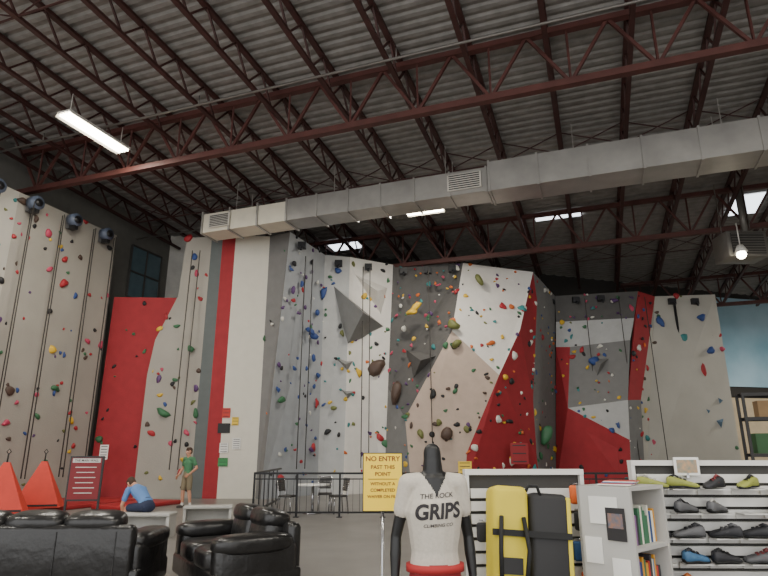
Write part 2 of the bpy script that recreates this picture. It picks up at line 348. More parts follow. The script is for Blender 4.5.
for q in((-.35,25.1,5.1,.46,'brown'),(.5,24.7,4.0,.42,'brown'),(1.35,24.3,7.6,.25,'yellow'),(1.2,24.3,7.4,.24,'yellow'),(6.9,25.4,2.3,.32,'green'),(14.9,27.1,5.3,.26,'red'),(14.3,27.1,5.3,.2,'orange'),(-11.6,19.9,5.0,.22,'yellow'),(-11.8,19.7,5.1,.22,'yellow'),
 (-2.9,23.5,6.2,.24,'blue'),(-3.0,23.2,6.35,.2,'blue'),(-2.6,24.1,8.2,.2,'blue'),(2.9,23.7,6.7,.27,'olive'),(15.2,27.1,7.8,.2,'blue'),(3.0,23.7,5.9,.25,'olive'),(2.5,23.8,2.3,.3,'brown'),(4.2,24.5,8.9,.26,'olive'),(-8.2,22.0,3.0,.22,'green'),(-7.4,22.0,5.4,.2,'green'),(13.2,27.1,7.6,.2,'blue'),(14.2,27.1,6.8,.24,'teal'),(15.4,27.1,6.2,.22,'blue'),(9.6,26.4,5.6,.25,'blue'),(5.4,24.2,5.5,.24,'white')): big(*q)
HB.obj('climbing_holds',PL,fix=False)
# wall volumes
def volume(tris,m):
    mb=MB()
    for a,b,c,ap in tris: mb.add([a,b,c,ap],[(0,1,3),(1,2,3),(2,0,3),(0,2,1)],0)
    mb.obj('wall_volume',[m],fix=True)
volume([((-2.35,24.5,8.75),(.12,25.6,6.95),(-1.75,24.7,5.7),(-.85,23.3,7.15)),((-2.13,24.4,5.5),(-1.2,24.7,5.4),(-1.45,24.7,4.6),(-1.6,24.0,5.1)),((-1.9,24.4,4.2),(-1.1,24.7,4.1),(-1.5,24.6,3.5),(-1.5,24.0,3.9))],mat('volume_grey',(138,137,134),.85,var=.06,bump=.25,bscale=25))
volume([((-1.4,24.7,9.3),(.25,25.7,8.9),(-.1,25.4,7.3),(-.3,24.5,8.4))],WM['white'])
volume([((1.0,25.2,5.9),(2.5,24.2,5.6),(1.1,24.9,4.3),(1.5,23.6,5.2))],WM['dgrey'])
volume([((9.3,27.0,5.9),(10.4,26.4,5.8),(9.6,26.5,4.7),(9.7,25.9,5.4))],WM['mgrey'])
volume([((14.3,27.35,3.9),(15.2,27.35,3.5),(14.8,27.35,2.9),(14.8,26.9,3.4)),((14.9,27.35,3.1),(15.7,27.35,3.2),(15.4,27.35,2.4),(15.3,26.9,2.9)),((15.3,27.35,4.2),(15.8,27.35,3.9),(15.4,27.35,3.5),(15.5,27,3.9))],mat('volume_blue_grey',(90,115,135),.7))
# ropes and anchors
mb=MB()
def rope(x,y,z,dx=0,dy=0,zb=.9):
    mb.tube([(x,y,z),(x+dx/2,y+dy/2,(z+zb)/2),(x+dx,y+dy,zb)],.019,0,5)
def anchor(x,y,z): mb.box((x,y,z),(.32,.18,.28),1); mb.tube([(x,y-.1,z-.1),(x,y-.25,z-.25)],.05,1,6)
for v in(9.6,11.4,12.9,14.1,15.5,16.5):
    q=U(-17.6+.3,v); rope(q.x,q.y,9.7,.05,-.05,.8); rope(q.x+.12,q.y-.1,9.7,.2,-.2,.8)
for (x,y) in((-7.6,21.9),(-7.3,21.9),(-3.2,22.6),(-2.95,23.0),(-.9,24.0),(-.6,24.0),(1.9,23.9),(9.5,26.7),(10.9,26.2),(12.2,26.4)): rope(x,y-.15,9.3 if x<8 else 8.6,0,-.25,1.0)
for (x,y,z) in((-.7,24.8,9.6),(-2.0,24.3,9.6),(.9,25.4,9.6),(2.0,25.3,9.6),(3.1,25.1,9.6),(9.3,27.2,8.7),(10.4,26.9,8.7),(13.9,27.1,8.6),(15,27.1,8.6),(-3.3,22.0,9.6)): anchor(x,y,z)
mb.tube([(14.0,27.12,8.7),(14.0,27.12,4),(14.0,27.12,.2)],.06,1,6)
mb.obj('climbing_ropes',[mat('rope',(58,54,50),.8),mat('anchor_black',(35,35,38),.5)])
for v in(11.6,13.0,14.6,16.1):
    q=U(-17.6+.3,v,9.72); mb=MB(); M=Matrix.Translation(q)@Matrix.Rotation(math.radians(70),4,'Z')@Matrix.Rotation(PI/2,4,'X')@Matrix.Scale(.92,4)
    mb.tube([(0,0,-.16),(0,0,.16)],.26,0,18,True,M); mb.tube([(0,0,.16),(0,0,.2)],.15,1,14,True,M); mb.box((0,-.1,-.2),(.3,.5,.12),2,M); mb.box((0,-.32,0),(.18,.16,.3),1,M)
    mb.obj('auto_belay_device',[mat('belay_blue_grey',(88,98,116),.4),mat('belay_black',(30,30,32),.4),mat('belay_steel',(120,120,122),.4,metal=.6)])
# ---------------------------------------------------------------- gym floor items
redm=mat('vinyl_red',(160,38,42),.5)
def matpad(u0,u1,v0,v1,h=.12):
    c=(U(u0,v0)+U(u1,v1))/2; M=Matrix.Translation((c.x,c.y,h/2+.002))@Matrix.Rotation(math.radians(-20),4,'Z')
    m_=MB(); m_.rbox((0,0,0),((u1-u0)/2,(v1-v0)/2,h/2),.03,0,M); return m_.obj('floor_mat',[redm])
matpad(-17.3,-14.6,7.5,11.8); matpad(-17.3,-14.6,11.9,16.5); matpad(-14.2,-12.9,14.0,16.4)
def gate(x,y,rz):
    mb=MB(); w_=.6;h=1.22
    mb.add([(-w_,0,0),(w_,0,0),(.07,.22,h),(-.07,.22,h),(-w_,.6,0),(w_,.6,0),(.07,.3,h),(-.07,.3,h)],[(0,1,2,3),(5,4,7,6),(4,0,3,7),(1,5,6,2),(3,2,6,7),(0,4,5,1)],0)
    mb.bar((-w_+.05,-.012,.06),(w_-.05,-.012,.06),.01,.05,1)
    mb.tube([(0,.26,h),(0,.28,h+.22)],.02,1); mb.tube([(0,.28,h+.2),(.05,.28,h+.26),(0,.28,h+.33),(-.05,.28,h+.26),(0,.28,h+.2)],.012,1)
    mb.obj('belay_gate',[mat('gate_orange_red',(210,62,44),.6),mat('webbing_black',(40,38,38),.7)],loc=(x,y,.13),rotz=rz)
gate(-9.55,16.9,.25); gate(-9.6,15.3,.3)
def stand_sign():
    mb=MB(); mb.box((0,0,.98),(.8,.05,1.05),0); mb.box((0,-.028,.98),(.72,.012,.97),1); mb.box((0,-.036,1.4),(.66,.006,.1),2)
    for k in range(6): mb.box((0,-.036,1.24-k*.12),(.5-.08*(k%2),.004,.02),2)
    for x in(-.38,.38): mb.bar((x,0,.0),(x,0,1.5),.045,.045,0); mb.bar((x,-.25,.03),(x,.25,.03),.05,.05,0)
    o=mb.obj('rules_sign_stand',[mat('frame_black',(25,24,24),.4),mat('sign_dark_red',(125,22,30),.5),mat('sign_print_white',(205,200,195),.6)],loc=(-7.35,15,0),rotz=.1)
    text('THE MAIN WALL',.075,mat('frame_black',(25,24,24)),(0,-.041,1.4),o)
stand_sign()
def bench(x0,x1,y0,y1,rz=0):
    c=((x0+x1)/2,(y0+y1)/2); a=(x1-x0)/2;b=(y1-y0)/2; mb=MB()
    mb.rbox((0,0,.425),(a,b,.03),.015,0); mb.box((-a+.04,0,.198),(.06,2*b-.06,.395),0); mb.box((a-.04,0,.198),(.06,2*b-.06,.395),0); mb.box((0,b-.08,.25),(2*a-.1,.03,.28),0); mb.box((0,0,.12),(2*a-.14,2*b-.12,.03),0)
    mb.obj('bench',[mat('bench_laminate',(178,176,170),.5)],loc=(c[0],c[1],0),rotz=rz)
bench(-5.4,-4.15,12.0,12.45); bench(-4.45,-3.4,13.6,14.05,.2)
blk=mat('rail_black',(22,22,24),.4,metal=.3)
mb=MB(); x0,x1,Y=-3.35,6.6,15.8; n=9
for i in range(n+1):
    x=x0+(x1-x0)*i/n; mb.bar((x,Y,0),(x,Y,1.07),.05,.05); mb.box((x,Y,.01),(.14,.14,.02))
mb.bar((x0,Y,1.07),(x1,Y,1.07),.07,.05); mb.bar((x0,Y,.12),(x1,Y,.12),.04,.04); mb.bar((x0,Y,.93),(x1,Y,.93),.03,.03)
x=x0
while x<x1: mb.bar((x,Y,.12),(x,Y,.93),.009,.009); x+=.17
for z in(1.07,.12): mb.bar((x0,Y,z),(x0-.1,Y+4.5,z),.06,.05)
y=Y
while y<Y+4.5: mb.bar((x0-(y-Y)*.022,y,0.0),(x0-(y-Y)*.022,y,1.07),.03,.03); y+=.75
mb.obj('safety_railing',[blk])
chrome=mat('chrome',(170,170,172),.2,metal=.9)
mb=MB(); mb.tube([(0,0,.72),(0,0,.76)],.46,0,28); mb.tube([(0,0,.03),(0,0,.72)],.04,1,12); mb.tube([(0,0,0),(0,0,.03),(0,0,.06)],[.26,.24,.04],1,24)
mb.obj('cafe_table',[mat('table_white',(240,238,232),.35),chrome],loc=(-1.95,16.8,0))
def chair(x,y,rz):
    mb=MB(); mb.rbox((0,0,.45),(.2,.2,.025),.015,0)
    for k in range(6): mb.bar((-.18,.2+.01*k,.6+k*.05),(.18,.2+.01*k,.6+k*.05),.02,.045,0)
    for sx in(-.19,.19):
        mb.tube([(sx,-.2,0),(sx*.95,-.18,.44)],.018,1); mb.tube([(sx,.22,0),(sx*.95,.18,.44),(sx*.95,.25,.9)],.018,1)
    mb.tube([(-.18,.25,.9),(.18,.25,.9)],.018,1)
    mb.obj('cafe_chair',[mat('chair_seat_dark',(60,57,54),.5),chrome],loc=(x,y,0),rotz=rz)
chair(-2.62,16.75,1.2); chair(-1.25,16.8,-1.1); chair(-1.7,17.7,.1)
# ---------------------------------------------------------------- posters & small signs
def poster(name,x,y,z,w_,h,m,lines=0,rz=0):
    mb=MB(); mb.box((0,0,0),(w_,.012,h),0)
    for k in range(lines): mb.box((0,-.008,h*.38-k*h*.76/max(1,lines-1)),(w_*.75,.004,h*.05),1)
    return mb.obj(name,[m,mat('print_dark',(50,50,52),.6)],loc=(x,y,z),rotz=rz)
pw=mat('paper_white',(230,228,222),.6)
poster('wall_notice',-5.85,21.97,3.0,.3,.35,mat('notice_red',(190,50,40)),3)
poster('wall_notice',-5.9,21.97,2.45,.45,.35,mat('notice_black',(30,30,32)),0); poster('wall_notice',-5.4,21.97,1.9,.3,.4,pw,5); poster('wall_notice',-5.85,21.97,1.75,.32,.35,pw,4)
poster('wall_notice',-5.5,21.97,2.7,.25,.3,mat('notice_yellow',(225,190,60)),3); poster('wall_notice',-5.85,21.97,1.25,.35,.3,mat('notice_green',(60,140,80)),3)
poster('wall_banner',5.3,23.6,1.55,.7,.8,mat('banner_red',(150,35,40)),3); poster('rail_notice',2.1,15.75,1.2,.35,.34,mat('notice_yellow',(225,190,60)),4)
poster('wall_notice',-9.9,21.3,1.6,.3,.5,pw,5)
# ---------------------------------------------------------------- yellow NO ENTRY sign
e=bpy.data.objects.new('no_entry_sign',None); COL.objects.link(e); e.location=(-.01,4.6,0); e.rotation_euler=(0,0,.04)
ym=mat('sign_yellow',(250,212,50),.45,var=.02); tb=mat('sign_text_red',(110,28,20),.6)
mb=MB(); mb.box((0,0,1.385),(.3,.012,.42),1); mb.box((0,-.008,1.385),(.288,.006,.408),0)
mb.tube([(0,.02,0.02),(0,.02,1.2)],.012,2,10); mb.tube([(0,.02,0),(0,.02,.02),(0,.02,.03)],[.17,.16,.03],2,24)
mb.obj('sign_board',[ym,blk,chrome],parent=e)
for i,(s_,z,sz) in enumerate((('NO ENTRY',1.55,.05),('PAST THIS',1.49,.038),('POINT',1.44,.038),('WITHOUT A',1.37,.031),('COMPLETED',1.325,.031),('WAIVER ON FILE',1.28,.029))): text(s_,sz,tb,(0,-.0115,z),e,sx=1.05,name='lettering_%d'%i,off=.02)
mb=MB(); mb.box((0,-.012,1.405),(.22,.002,.004)); mb.obj('rule',[tb],parent=e)
# ---------------------------------------------------------------- figures
def remesh(mb,name,mats,bones,voxel,custom=None,smooth=3):
    me=bpy.data.meshes.new(name); me.from_pydata(mb.v,[],mb.f)
    bm=bmesh.new(); bm.from_mesh(me); bmesh.ops.recalc_face_normals(bm,faces=bm.faces); bm.to_mesh(me); bm.free()
    o=bpy.data.objects.new(name,me); COL.objects.link(o)
    r=o.modifiers.new('r','REMESH'); r.mode='VOXEL'; r.voxel_size=voxel; r.use_smooth_shade=True
    s_=o.modifiers.new('s','SMOOTH'); s_.iterations=smooth; s_.factor=.5
    dg=bpy.context.evaluated_depsgraph_get(); m2=bpy.data.meshes.new_from_object(o.evaluated_get(dg))
    o.modifiers.clear(); o.data=m2; m2.materials.clear()
    for m in mats: m2.materials.append(m)
    n=len(m2.polygons); C_=np.zeros(n*3); m2.polygons.foreach_get('center',C_); C_=C_.reshape(-1,3)
    best=np.full(n,1e9); lab=np.zeros(n,int)
    for (p0,p1,r0,r1,side,w0,w1,l) in bones:
        p0=np.array(p0,float);p1=np.array(p1,float);d=p1-p0;t=np.clip(((C_-p0)@d)/(d@d),0,1)
        q=p0+t[:,None]*d; df=C_-q
        rr=(r0+(r1-r0)*t)
        if side is not None:
            sd=np.array(side,float); a=d/np.linalg.norm(d); sd=sd-a*(sd@a); nn_=np.linalg.norm(sd)
            if nn_>1e-6:
                sd/=nn_; wd=w0+(w1-w0)*t; comp=df@sd; df=df-np.outer(comp,sd)+np.outer(comp/wd,sd)
        ds=np.linalg.norm(df,axis=1)-rr
        k_=ds<best; best[k_]=ds[k_]; lab[k_]=l
    if custom: lab=custom(C_,lab)
    m2.polygons.foreach_set('material_index',lab.astype(np.int32)); m2.polygons.foreach_set('use_smooth',[True]*n); m2.update(); return o
def hand(B,wrist,dirv,palmn,side,lab,curl=.35,sc=1.0):
    """palm, four separate curled fingers and a thumb on the side of the palm"""
    d=Vector(dirv).normalized(); pn=Vector(palmn); pn=(pn-d*pn.dot(d)).normalized(); s=d.cross(pn).normalized()*side
    w=Vector(wrist); e=w+d*.085*sc
    B.append((w+d*.02*sc,e-d*.01*sc,.015*sc,.014*sc,s,2.2,2.7,lab))
    for i,(off,ln) in enumerate(((-.033,.066),(-.011,.078),(.011,.072),(.032,.056))):
        ln*=sc; b=e+s*off*sc; d1=(d*math.cos(curl)+pn*math.sin(curl)-s*(-.12*(i-1.5)*.4)).normalized(); m=b+d1*ln*.52
        d2=(d*math.cos(curl*2.4)+pn*math.sin(curl*2.4)).normalized(); t_=m+d2*ln*.5
        B.append((b,m,.0095*sc,.0088*sc,None,1,1,lab)); B.append((m,t_,.0088*sc,.0075*sc,None,1,1,lab))
    b=w+d*.03*sc-s*.03*sc; d1=(d*.7-s*.65+pn*.3).normalized(); m=b+d1*.038*sc; B.append((b,m,.0125*sc,.011*sc,None,1,1,lab)); B.append((m,m+(d*.9-s*.15+pn*.35).normalized()*.034*sc,.011*sc,.009*sc,None,1,1,lab))
def figure(name,J,mats,L,loc,rotz,voxel=.008,head=True,custom=None,shorts=True,sleeve=.62,handcurl=.35,sr_=1.0,ar=1.0):
    B=[]; V_=Vector; S=Vector((1,0,0))
    pel,wai,che,nek=V_(J['pelvis']),V_(J['waist']),V_(J['chest']),V_(J['neck'])
    B.append((pel+V_((0,0,-.03)),pel.lerp(wai,.55),.115,.112,S,1.42,1.25,L['pants']))
    B.append((pel.lerp(wai,.45),wai,.112,.108,S,1.32,1.25,L['shirt'])); B.append((wai,che,.108,.125,S,1.25,1.35,L['shirt'])); B.append((che,che.lerp(nek,.55),.122,.085,S,1.38,1.4,L['shirt']))
    sl,sr=V_(J['shl']),V_(J['shr']); mid=(sl+sr)/2
    B.append((mid.lerp(sl,.1),sl,.075*sr_,.062*sr_,None,1,1,L['shirt'])); B.append((mid.lerp(sr,.1),sr,.075*sr_,.062*sr_,None,1,1,L['shirt']))
    B.append((mid.lerp(nek,.3),nek+(nek-mid)*.15,.064,.055,None,1,1,L['skin']))
    if not head:
        B.append((nek,nek+(nek-che).normalized()*.07,.054,.052,None,1,1,L['skin']))
    for a in 'lr':
        sg=-1 if a=='l' else 1
        sh,el,wr=V_(J['sh'+a]),V_(J['el'+a]),V_(J['wr'+a]); cut=sh.lerp(el,sleeve)
        B.append((sh,cut,.062*sr_,.056*sr_,None,1,1,L['shirt'])); B.append((cut.lerp(sh,.3),el,.045*ar,.037*ar,None,1,1,L['skin'])); B.append((el,el.lerp(wr,.35),.037*ar,.039*ar,None,1,1,L['skin'])); B.append((el.lerp(wr,.35),wr,.039*ar,.025*ar,None,1,1,L['skin']))
        hd=V_(J.get('hd'+a,(wr-el).normalized())); hand(B,wr,hd,J.get('pn'+a,(0,-.3,0)),sg,L['skin'],handcurl)
        hp,kn,an=V_(J['hp'+a]),V_(J['kn'+a]),V_(J['an'+a]); 
        B.append((hp,hp.lerp(kn,.85) if shorts else kn,.092,.078 if shorts else .062,None,1,1,L['pants'])); 
        B.append((hp.lerp(kn,.7),kn,.06,.055,None,1,1,L['skin'] if shorts else L['pants']))
        c_=kn.lerp(an,.35); lg=L['skin'] if shorts else L['pants']
        B.append((kn,c_,.054,.056,None,1,1,lg)); B.append((c_,an,.055,.036,None,1,1,lg))
        B.append((kn.lerp(an,.82),an,.04,.042,None,1,1,L.get('sock',lg)))
        fd=V_(J.get('fd'+a,(0,-1,0))).normalized()
        B.append((an-fd*.04+V_((0,0,-.045)),an+fd*.15+V_((0,0,-.055)),.042,.033,fd.cross(V_((0,0,1))),1,1.3,L['shoe']))
    if head:
        hc=V_(J['head']); up=V_(J.get('headup',(0,0,1))).normalized(); f=V_(J.get('headfwd',(0,-1,0))); f=(f-up*f.dot(up)).normalized(); s=f.cross(up).normalized(); K=L['skin']
        B.append((nek,hc-up*.04,.055,.052,None,1,1,K))
        B.append((hc+up*.045+f*-.012,hc+up*.005+f*.005,.082,.078,s,.93,.9,K)); B.append((hc+f*.025-up*.0,hc-up*.075+f*.045,.066,.036,s,.95,1.1,K))
        B.append((hc+f*.085+up*.02,hc+f*.108-up*.018,.009,.014,None,1,1,K)); B.append((hc+f*.077+up*.034-s*.035,hc+f*.077+up*.034+s*.035,.011,.011,None,1,1,K))
        for q in(-1,1): B.append((hc+s*q*.077+up*.02-f*.005,hc+s*q*.08-up*.02-f*.0,.013,.009,f,1.4,1.2,K))
        B.append((hc+f*.082-up*.045-s*.016,hc+f*.082-up*.045+s*.016,.008,.008,None,1,1,L.get('lip',K)))
        B.append((hc+up*.06-f*.03,hc+up*.0-f*.035,.083,.073,s,.98,1.0,L['hair'])); B.append((hc+up*.075+f*.02,hc+up*.07-f*.03,.068,.07,s,1.05,1.05,L['hair']))
    mb=MB()
    for (p0,p1,r0,r1,side,w0,w1,l) in B: mb.capsule(p0,p1,r0,r1,side,w0,w1)
    o=remesh(mb,name,mats,B,voxel,custom)
    if head:
        eb=MB()
        for q in(-1,1): 
            c=hc+f*.083+up*.018+s*q*.032; eb.ell(c,(.012,.012,.012),0); eb.ell(c+f*.009,(.006,.006,.006),1)
        eb.obj('eyes',[mat('eye_white',(225,220,215),.2),mat('eye_iris',(45,35,28),.2)],parent=o)
    o.location=loc; o.rotation_euler=(0,0,rotz); return o
skin=mat('skin',(196,142,115),.55,var=.05)
JS=dict(pelvis=(0,0,.93),waist=(0,.01,1.08),chest=(0,.01,1.28),neck=(0,.0,1.46),head=(0,-.02,1.60),headup=(0,-.08,1),headfwd=(-.2,-1,-.12),
 shl=(-.175,.01,1.40),shr=(.175,.01,1.40),ell=(-.27,.04,1.13),elr=(.30,.06,1.14),wrl=(-.27,-.12,.93),wrr=(.20,-.12,.97),hdr=(-.4,-.6,-.6),pnl=(.8,0,0),pnr=(-.8,0,0),
 hpl=(-.09,0,.88),hpr=(.09,0,.88),knl=(-.11,-.03,.50),knr=(.12,0,.50),anl=(-.13,.0,.10),anr=(.15,.05,.10),fdl=(-.2,-1,0),fdr=(.3,-1,0))
figure('man_standing',JS,[mat('tshirt_green',(72,122,86),.8),skin,mat('shorts_khaki',(128,116,92),.8),mat('shoe_dark',(60,56,54),.6),mat('hair_brown',(70,52,40),.9),mat('sock_white',(215,212,205),.8),mat('lips',(165,95,85),.5)],dict(shirt=0,skin=1,pants=2,shoe=3,hair=4,sock=5,lip=6),(-5.9,18.3,.002),math.radians(-30))
JB=dict(pelvis=(0,.02,.585),waist=(0,-.12,.69),chest=(0,-.32,.83),neck=(0,-.49,.94),head=(0,-.61,.97),headup=(0,-.75,.6),headfwd=(0,-.5,-.85),
 shl=(-.175,-.43,.86),shr=(.175,-.43,.86),ell=(-.25,-.47,.58),elr=(.25,-.47,.58),wrl=(-.13,-.56,.36),wrr=(.13,-.56,.36),hdl=(.15,-.2,-1),hdr=(-.15,-.2,-1),pnl=(.9,0,0),pnr=(-.9,0,0),
 hpl=(-.09,-.02,.56),hpr=(.09,-.02,.56),knl=(-.14,-.44,.52),knr=(.14,-.44,.52),anl=(-.12,-.50,.10),anr=(.12,-.50,.10))
figure('man_seated_leaning',JB,[mat('tshirt_blue',(92,130,182),.8),skin,mat('shorts_navy',(38,46,72),.8),mat('shoe_dark',(60,56,54),.6),mat('hair_brown',(70,52,40),.9),mat('lips',(165,95,85),.5)],dict(shirt=0,skin=1,pants=2,shoe=3,hair=4,lip=5),(-4.72,12.3,0),math.radians(-125))
# mannequin
mq=mat('mannequin_black',(20,20,21),.45); tee=mat('tee_heather_cream',(192,184,171),.9,var=.06,vscale=60,bump=.1,bscale=120)
def mqcustom(C_,lab):
    x,y,z=C_[:,0],C_[:,1],C_[:,2]
    vn=(y<.02)&(z>1.33)&(np.abs(x)<(z-1.33)*.62)&(lab==0); lab[vn]=1
    nk=(np.hypot(x,y-.01)<.08)&(z>1.45); lab[nk]=1
    return lab
JM=dict(pelvis=(0,0,.86),waist=(0,0,1.03),chest=(0,-.01,1.24),neck=(0,.01,1.50),shl=(-.15,.01,1.395),shr=(.15,.01,1.395),ell=(-.215,.06,1.10),elr=(.215,.06,1.10),wrl=(-.228,.02,.84),wrr=(.228,.02,.84),pnl=(1,0,0),pnr=(-1,0,0),
 hpl=(-.09,0,.82),hpr=(.09,0,.82),knl=(-.10,0,.48),knr=(.10,0,.48),anl=(-.10,0,.12),anr=(.11,0,.12))
mo=figure('clothed_mannequin',JM,[tee,mq,mat('shorts_red',(140,34,38),.8)],dict(shirt=0,skin=1,pants=2,shoe=1,hair=1),(.29,3.6,.03),.12,voxel=.007,head=False,custom=mqcustom,sleeve=.5,handcurl=.2,sr_=.9,ar=.85)
mb=MB(); mb.tube([(0,0,-.028),(0,0,-.012)],.26,0,32); mb.obj('base_plate',[chrome],parent=mo)
bv=BVHTree.FromPolygons([v.co[:] for v in mo.data.vertices],[tuple(p_.vertices) for p_ in mo.data.polygons])
def wrap(o,rise=0):
    bm=bmesh.new(); bm.from_mesh(o.data); bmesh.ops.subdivide_edges(bm,edges=[e_ for e_ in bm.edges if e_.calc_length()>.012],cuts=2,use_grid_fill=True)
    M=Matrix.Translation(o.location)@o.rotation_euler.to_matrix().to_4x4()@Matrix.Diagonal((*o.scale,1))
    for v_ in bm.verts:
        q=M@v_.co; q.z+=q.x*rise; h=bv.ray_cast(Vector((q.x,-1,q.z)),Vector((0,1,0)))
        v_.co=Vector((q.x,(h[0].y if h[0] else q.y)-.004,q.z))
    bm.to_mesh(o.data); bm.free(); o.location=(0,0,0); o.rotation_euler=(0,0,0); o.scale=(1,1,1)
ink=mat('tee_print',(48,45,47),.9)
for s_,sz,z,sx,sh,ri in(('GRIPS',.112,1.245,.92,.12,.06),('THE ROCK',.036,1.33,1.1,.12,.06),('CLIMBING CO',.024,1.175,1.1,.12,.06)):
    wrap(text(s_,sz,ink,(0,-.2,z),mo,name='tee_graphic',ex=0,sx=sx,shear=sh,off=.035 if s_=='GRIPS' else .01),ri)
mb=MB(); ring=[]
for z in(.925,.965): ring.append([(.166*math.cos(2*PI*k/32),.124*math.sin(2*PI*k/32),z) for k in range(32)])
mb.loft(ring,0,True); mb.obj('waist_belt',[mat('belt_red',(165,40,40),.7)],parent=mo)
# ---------------------------------------------------------------- sofas
leather=mat('black_leather',(28,27,27),.3,var=.25,vscale=6,bump=.6,bscale=7)
def sofa(name,L,loc,rz,seats=3,D=.52):
    mb=MB()
    mb.rbox((0,0,.19),(L/2,D,.13),.05,0)
    n=seats; w_=(L-.56)/n
    for k in range(n):
        x=-L/2+.28+w_*(k+.5)
        mb.cushion((x,-.1,.4),(w_/2,.44,.13),0,None,12,4.5)
        M=Matrix.Translation((x,.30,.62))@Matrix.Rotation(-.2,4,'X'); mb.cushion((0,0,0),(w_/2,.17,.24),0,M,12,3.2)
        M=Matrix.Translation((x,.33,.80))@Matrix.Rotation(-.2,4,'X'); mb.cushion((0,0,0),(w_/2+.01,.2,.125),0,M,12,3.0)
    mb.rbox((0,D-.06,.43),(L/2-.08,.09,.36),.08,0)
    for k in range(n+1):
        x=-L/2+.28+w_*k; mb.bar((x,D+.031,.12),(x,D+.031,.72),.012,.01,0)
    for s_ in(-1,1):
        mb.rbox((s_*(L/2-.14),-.02,.34),(.14,D-.03,.27),.1,0,None,20); mb.cushion((s_*(L/2-.14),-.05,.59),(.19,D-.04,.11),0,None,12,3.2)
    for x in(-L/2+.12,L/2-.12):
        for y in(-.38,.38): mb.box((x,y,.03),(.06,.06,.06),1)
    return mb.obj(name,[leather,mat('sofa_foot',(30,22,18),.5)],loc=loc,rotz=rz)
sofa('leather_sofa',2.6,(-4.1,7.7,0),math.radians(181)); sofa('leather_loveseat',1.9,(-1.9,7.95,0),math.radians(-58),2)
# ---------------------------------------------------------------- slatwall gondolas
slat=mat('slatwall_white',(218,216,211),.45,var=.03); groove=mat('slat_groove',(60,58,55),.7)
def slatwall(name,L,H,loc,rz):
    mb=MB(); mb.box((0,.03,H/2),(L,.02,H),1)
    z=.1
    while z+.085<H: mb.box((0,0,z+.034),(L-.02,.04,.066),0); z+=.09
    mb.box((0,.02,H+.015),(L+.06,.09,.04),0); mb.box((0,.05,.05),(L+.04,.5,.1),0)
    for x in(-L/2-.015,L/2+.015): mb.box((x,.02,H/2),(.03,.08,H),0)
    return mb.obj(name,[slat,groove],loc=loc,rotz=rz)
slatwall('slatwall_display',.85,1.44,(1.06,4.62,0),.06)
slatwall('slatwall_display',1.9,1.5,(3.0,4.95,0),-.03)
mb=MB()
mb.rbox((-.13,0,0),(.125,.13,.5),.05,0,None,20); mb.rbox((.14,.02,-.02),(.14,.14,.49),.05,1,None,20); mb.rbox((.27,.02,-.02),(.02,.135,.47),.015,0,None,12)
for z in(-.25,.2): mb.box((-.13,-.136,z),(.26,.012,.04),2); mb.box((.14,-.127,z),(.28,.012,.04),2)
mb.tube([(-.2,-.14,.3),(-.22,-.2,.1),(-.2,-.14,-.2)],.015,2); mb.tube([(-.05,-.14,.3),(-.03,-.19,.1),(-.05,-.14,-.2)],.015,2)
mb.tube([(-.02,-.1,.47),(.0,-.1,.51),(.06,-.1,.51),(.08,-.1,.45)],.012,2); mb.box((-.13,-.137,0),(.14,.006,.1),1)
mb.obj('bouldering_crash_pad',[mat('pad_yellow',(208,188,52),.65),mat('pad_black',(34,33,34),.65),mat('webbing',(20,20,20),.7)],loc=(.96,4.27,.86),rot=(-.12,.07,.05))
mb=MB(); mb.box((0,0,.14),(.58,.34,.28),0); mb.box((0,0,.29),(.62,.38,.02),0); mb.obj('display_plinth',[mat('plinth',(60,58,56),.6)],loc=(.94,4.2,0),rotz=.05)
mb=MB()
for i,(x,z,c) in enumerate(((.34,1.3,0),(.36,1.12,1),(.33,.92,2),(.38,.72,0),(-.36,1.05,1),(.38,.5,1))):
    mb.tube([(x,-.02,z+.07),(x,-.16,z+.08)],.005,3,6); mb.rbox((x,-.12,z),(.045,.03,.065),.02,c)
mb.obj('hanging_chalk_bags',[mat('bag_orange',(215,100,40),.7),mat('bag_black',(35,35,38),.7),mat('bag_blue',(50,90,140),.7),chrome],loc=(1.06,4.6,0),rotz=.06)
# ---------------------------------------------------------------- bookcase
bc=mat('bookcase_grey',(182,180,175),.5,var=.03); mb=MB(); W_,D_,H_=.5,.38,1.38
mb.box((0,D_/2-.01,H_/2),(W_,.02,H_),0); mb.box((-W_/2+.012,0,H_/2),(.024,D_,H_),0); mb.box((W_/2-.012,0,H_/2),(.024,D_,H_),0)
for z in(.05,.36,.68,1.0,H_-.012): mb.box((0,0,z),(W_-.03,D_-.01,.024),0)
BL=(1.64,4.26,0); BR=math.radians(42)
mb.obj('bookcase',[bc],loc=BL,rotz=BR)
mb=MB(); random.seed(3)
bcol=[(170,50,45),(40,70,120),(225,220,205),(60,110,80),(210,150,50),(50,50,55),(130,90,140),(90,140,170)]
for z in(.062,.372,.692,1.012):
    x=-W_/2+.04
    while x<W_/2-.06:
        t_=random.uniform(.015,.035); h=random.uniform(.17,.25); mb.box((x+t_/2,-.03,z+h/2+.001),(t_-.002,.2,h),random.randrange(8)); x+=t_
mb.obj('books',[mat('book_%d'%i,c,.6) for i,c in enumerate(bcol)],loc=BL,rotz=BR)
mb=MB()
for (y,z,w_,h,c) in((.0,1.23,.2,.17,0),(-.08,1.15,.13,.2,1),(.09,.98,.12,.16,0),(-.09,.86,.12,.17,0)): mb.box((-W_/2-.006+(-.004 if c else 0),y,z),(.006,w_,h),c)
mb.box((-W_/2-.014,-.08,1.17),(.004,.1,.09),2)
mb.obj('flyers',[pw,mat('flyer_black',(40,38,40),.5),mat('flyer_photo',(150,110,90),.5,rgb2=(80,100,120),vscale=30)],loc=BL,rotz=BR)
mb=MB()
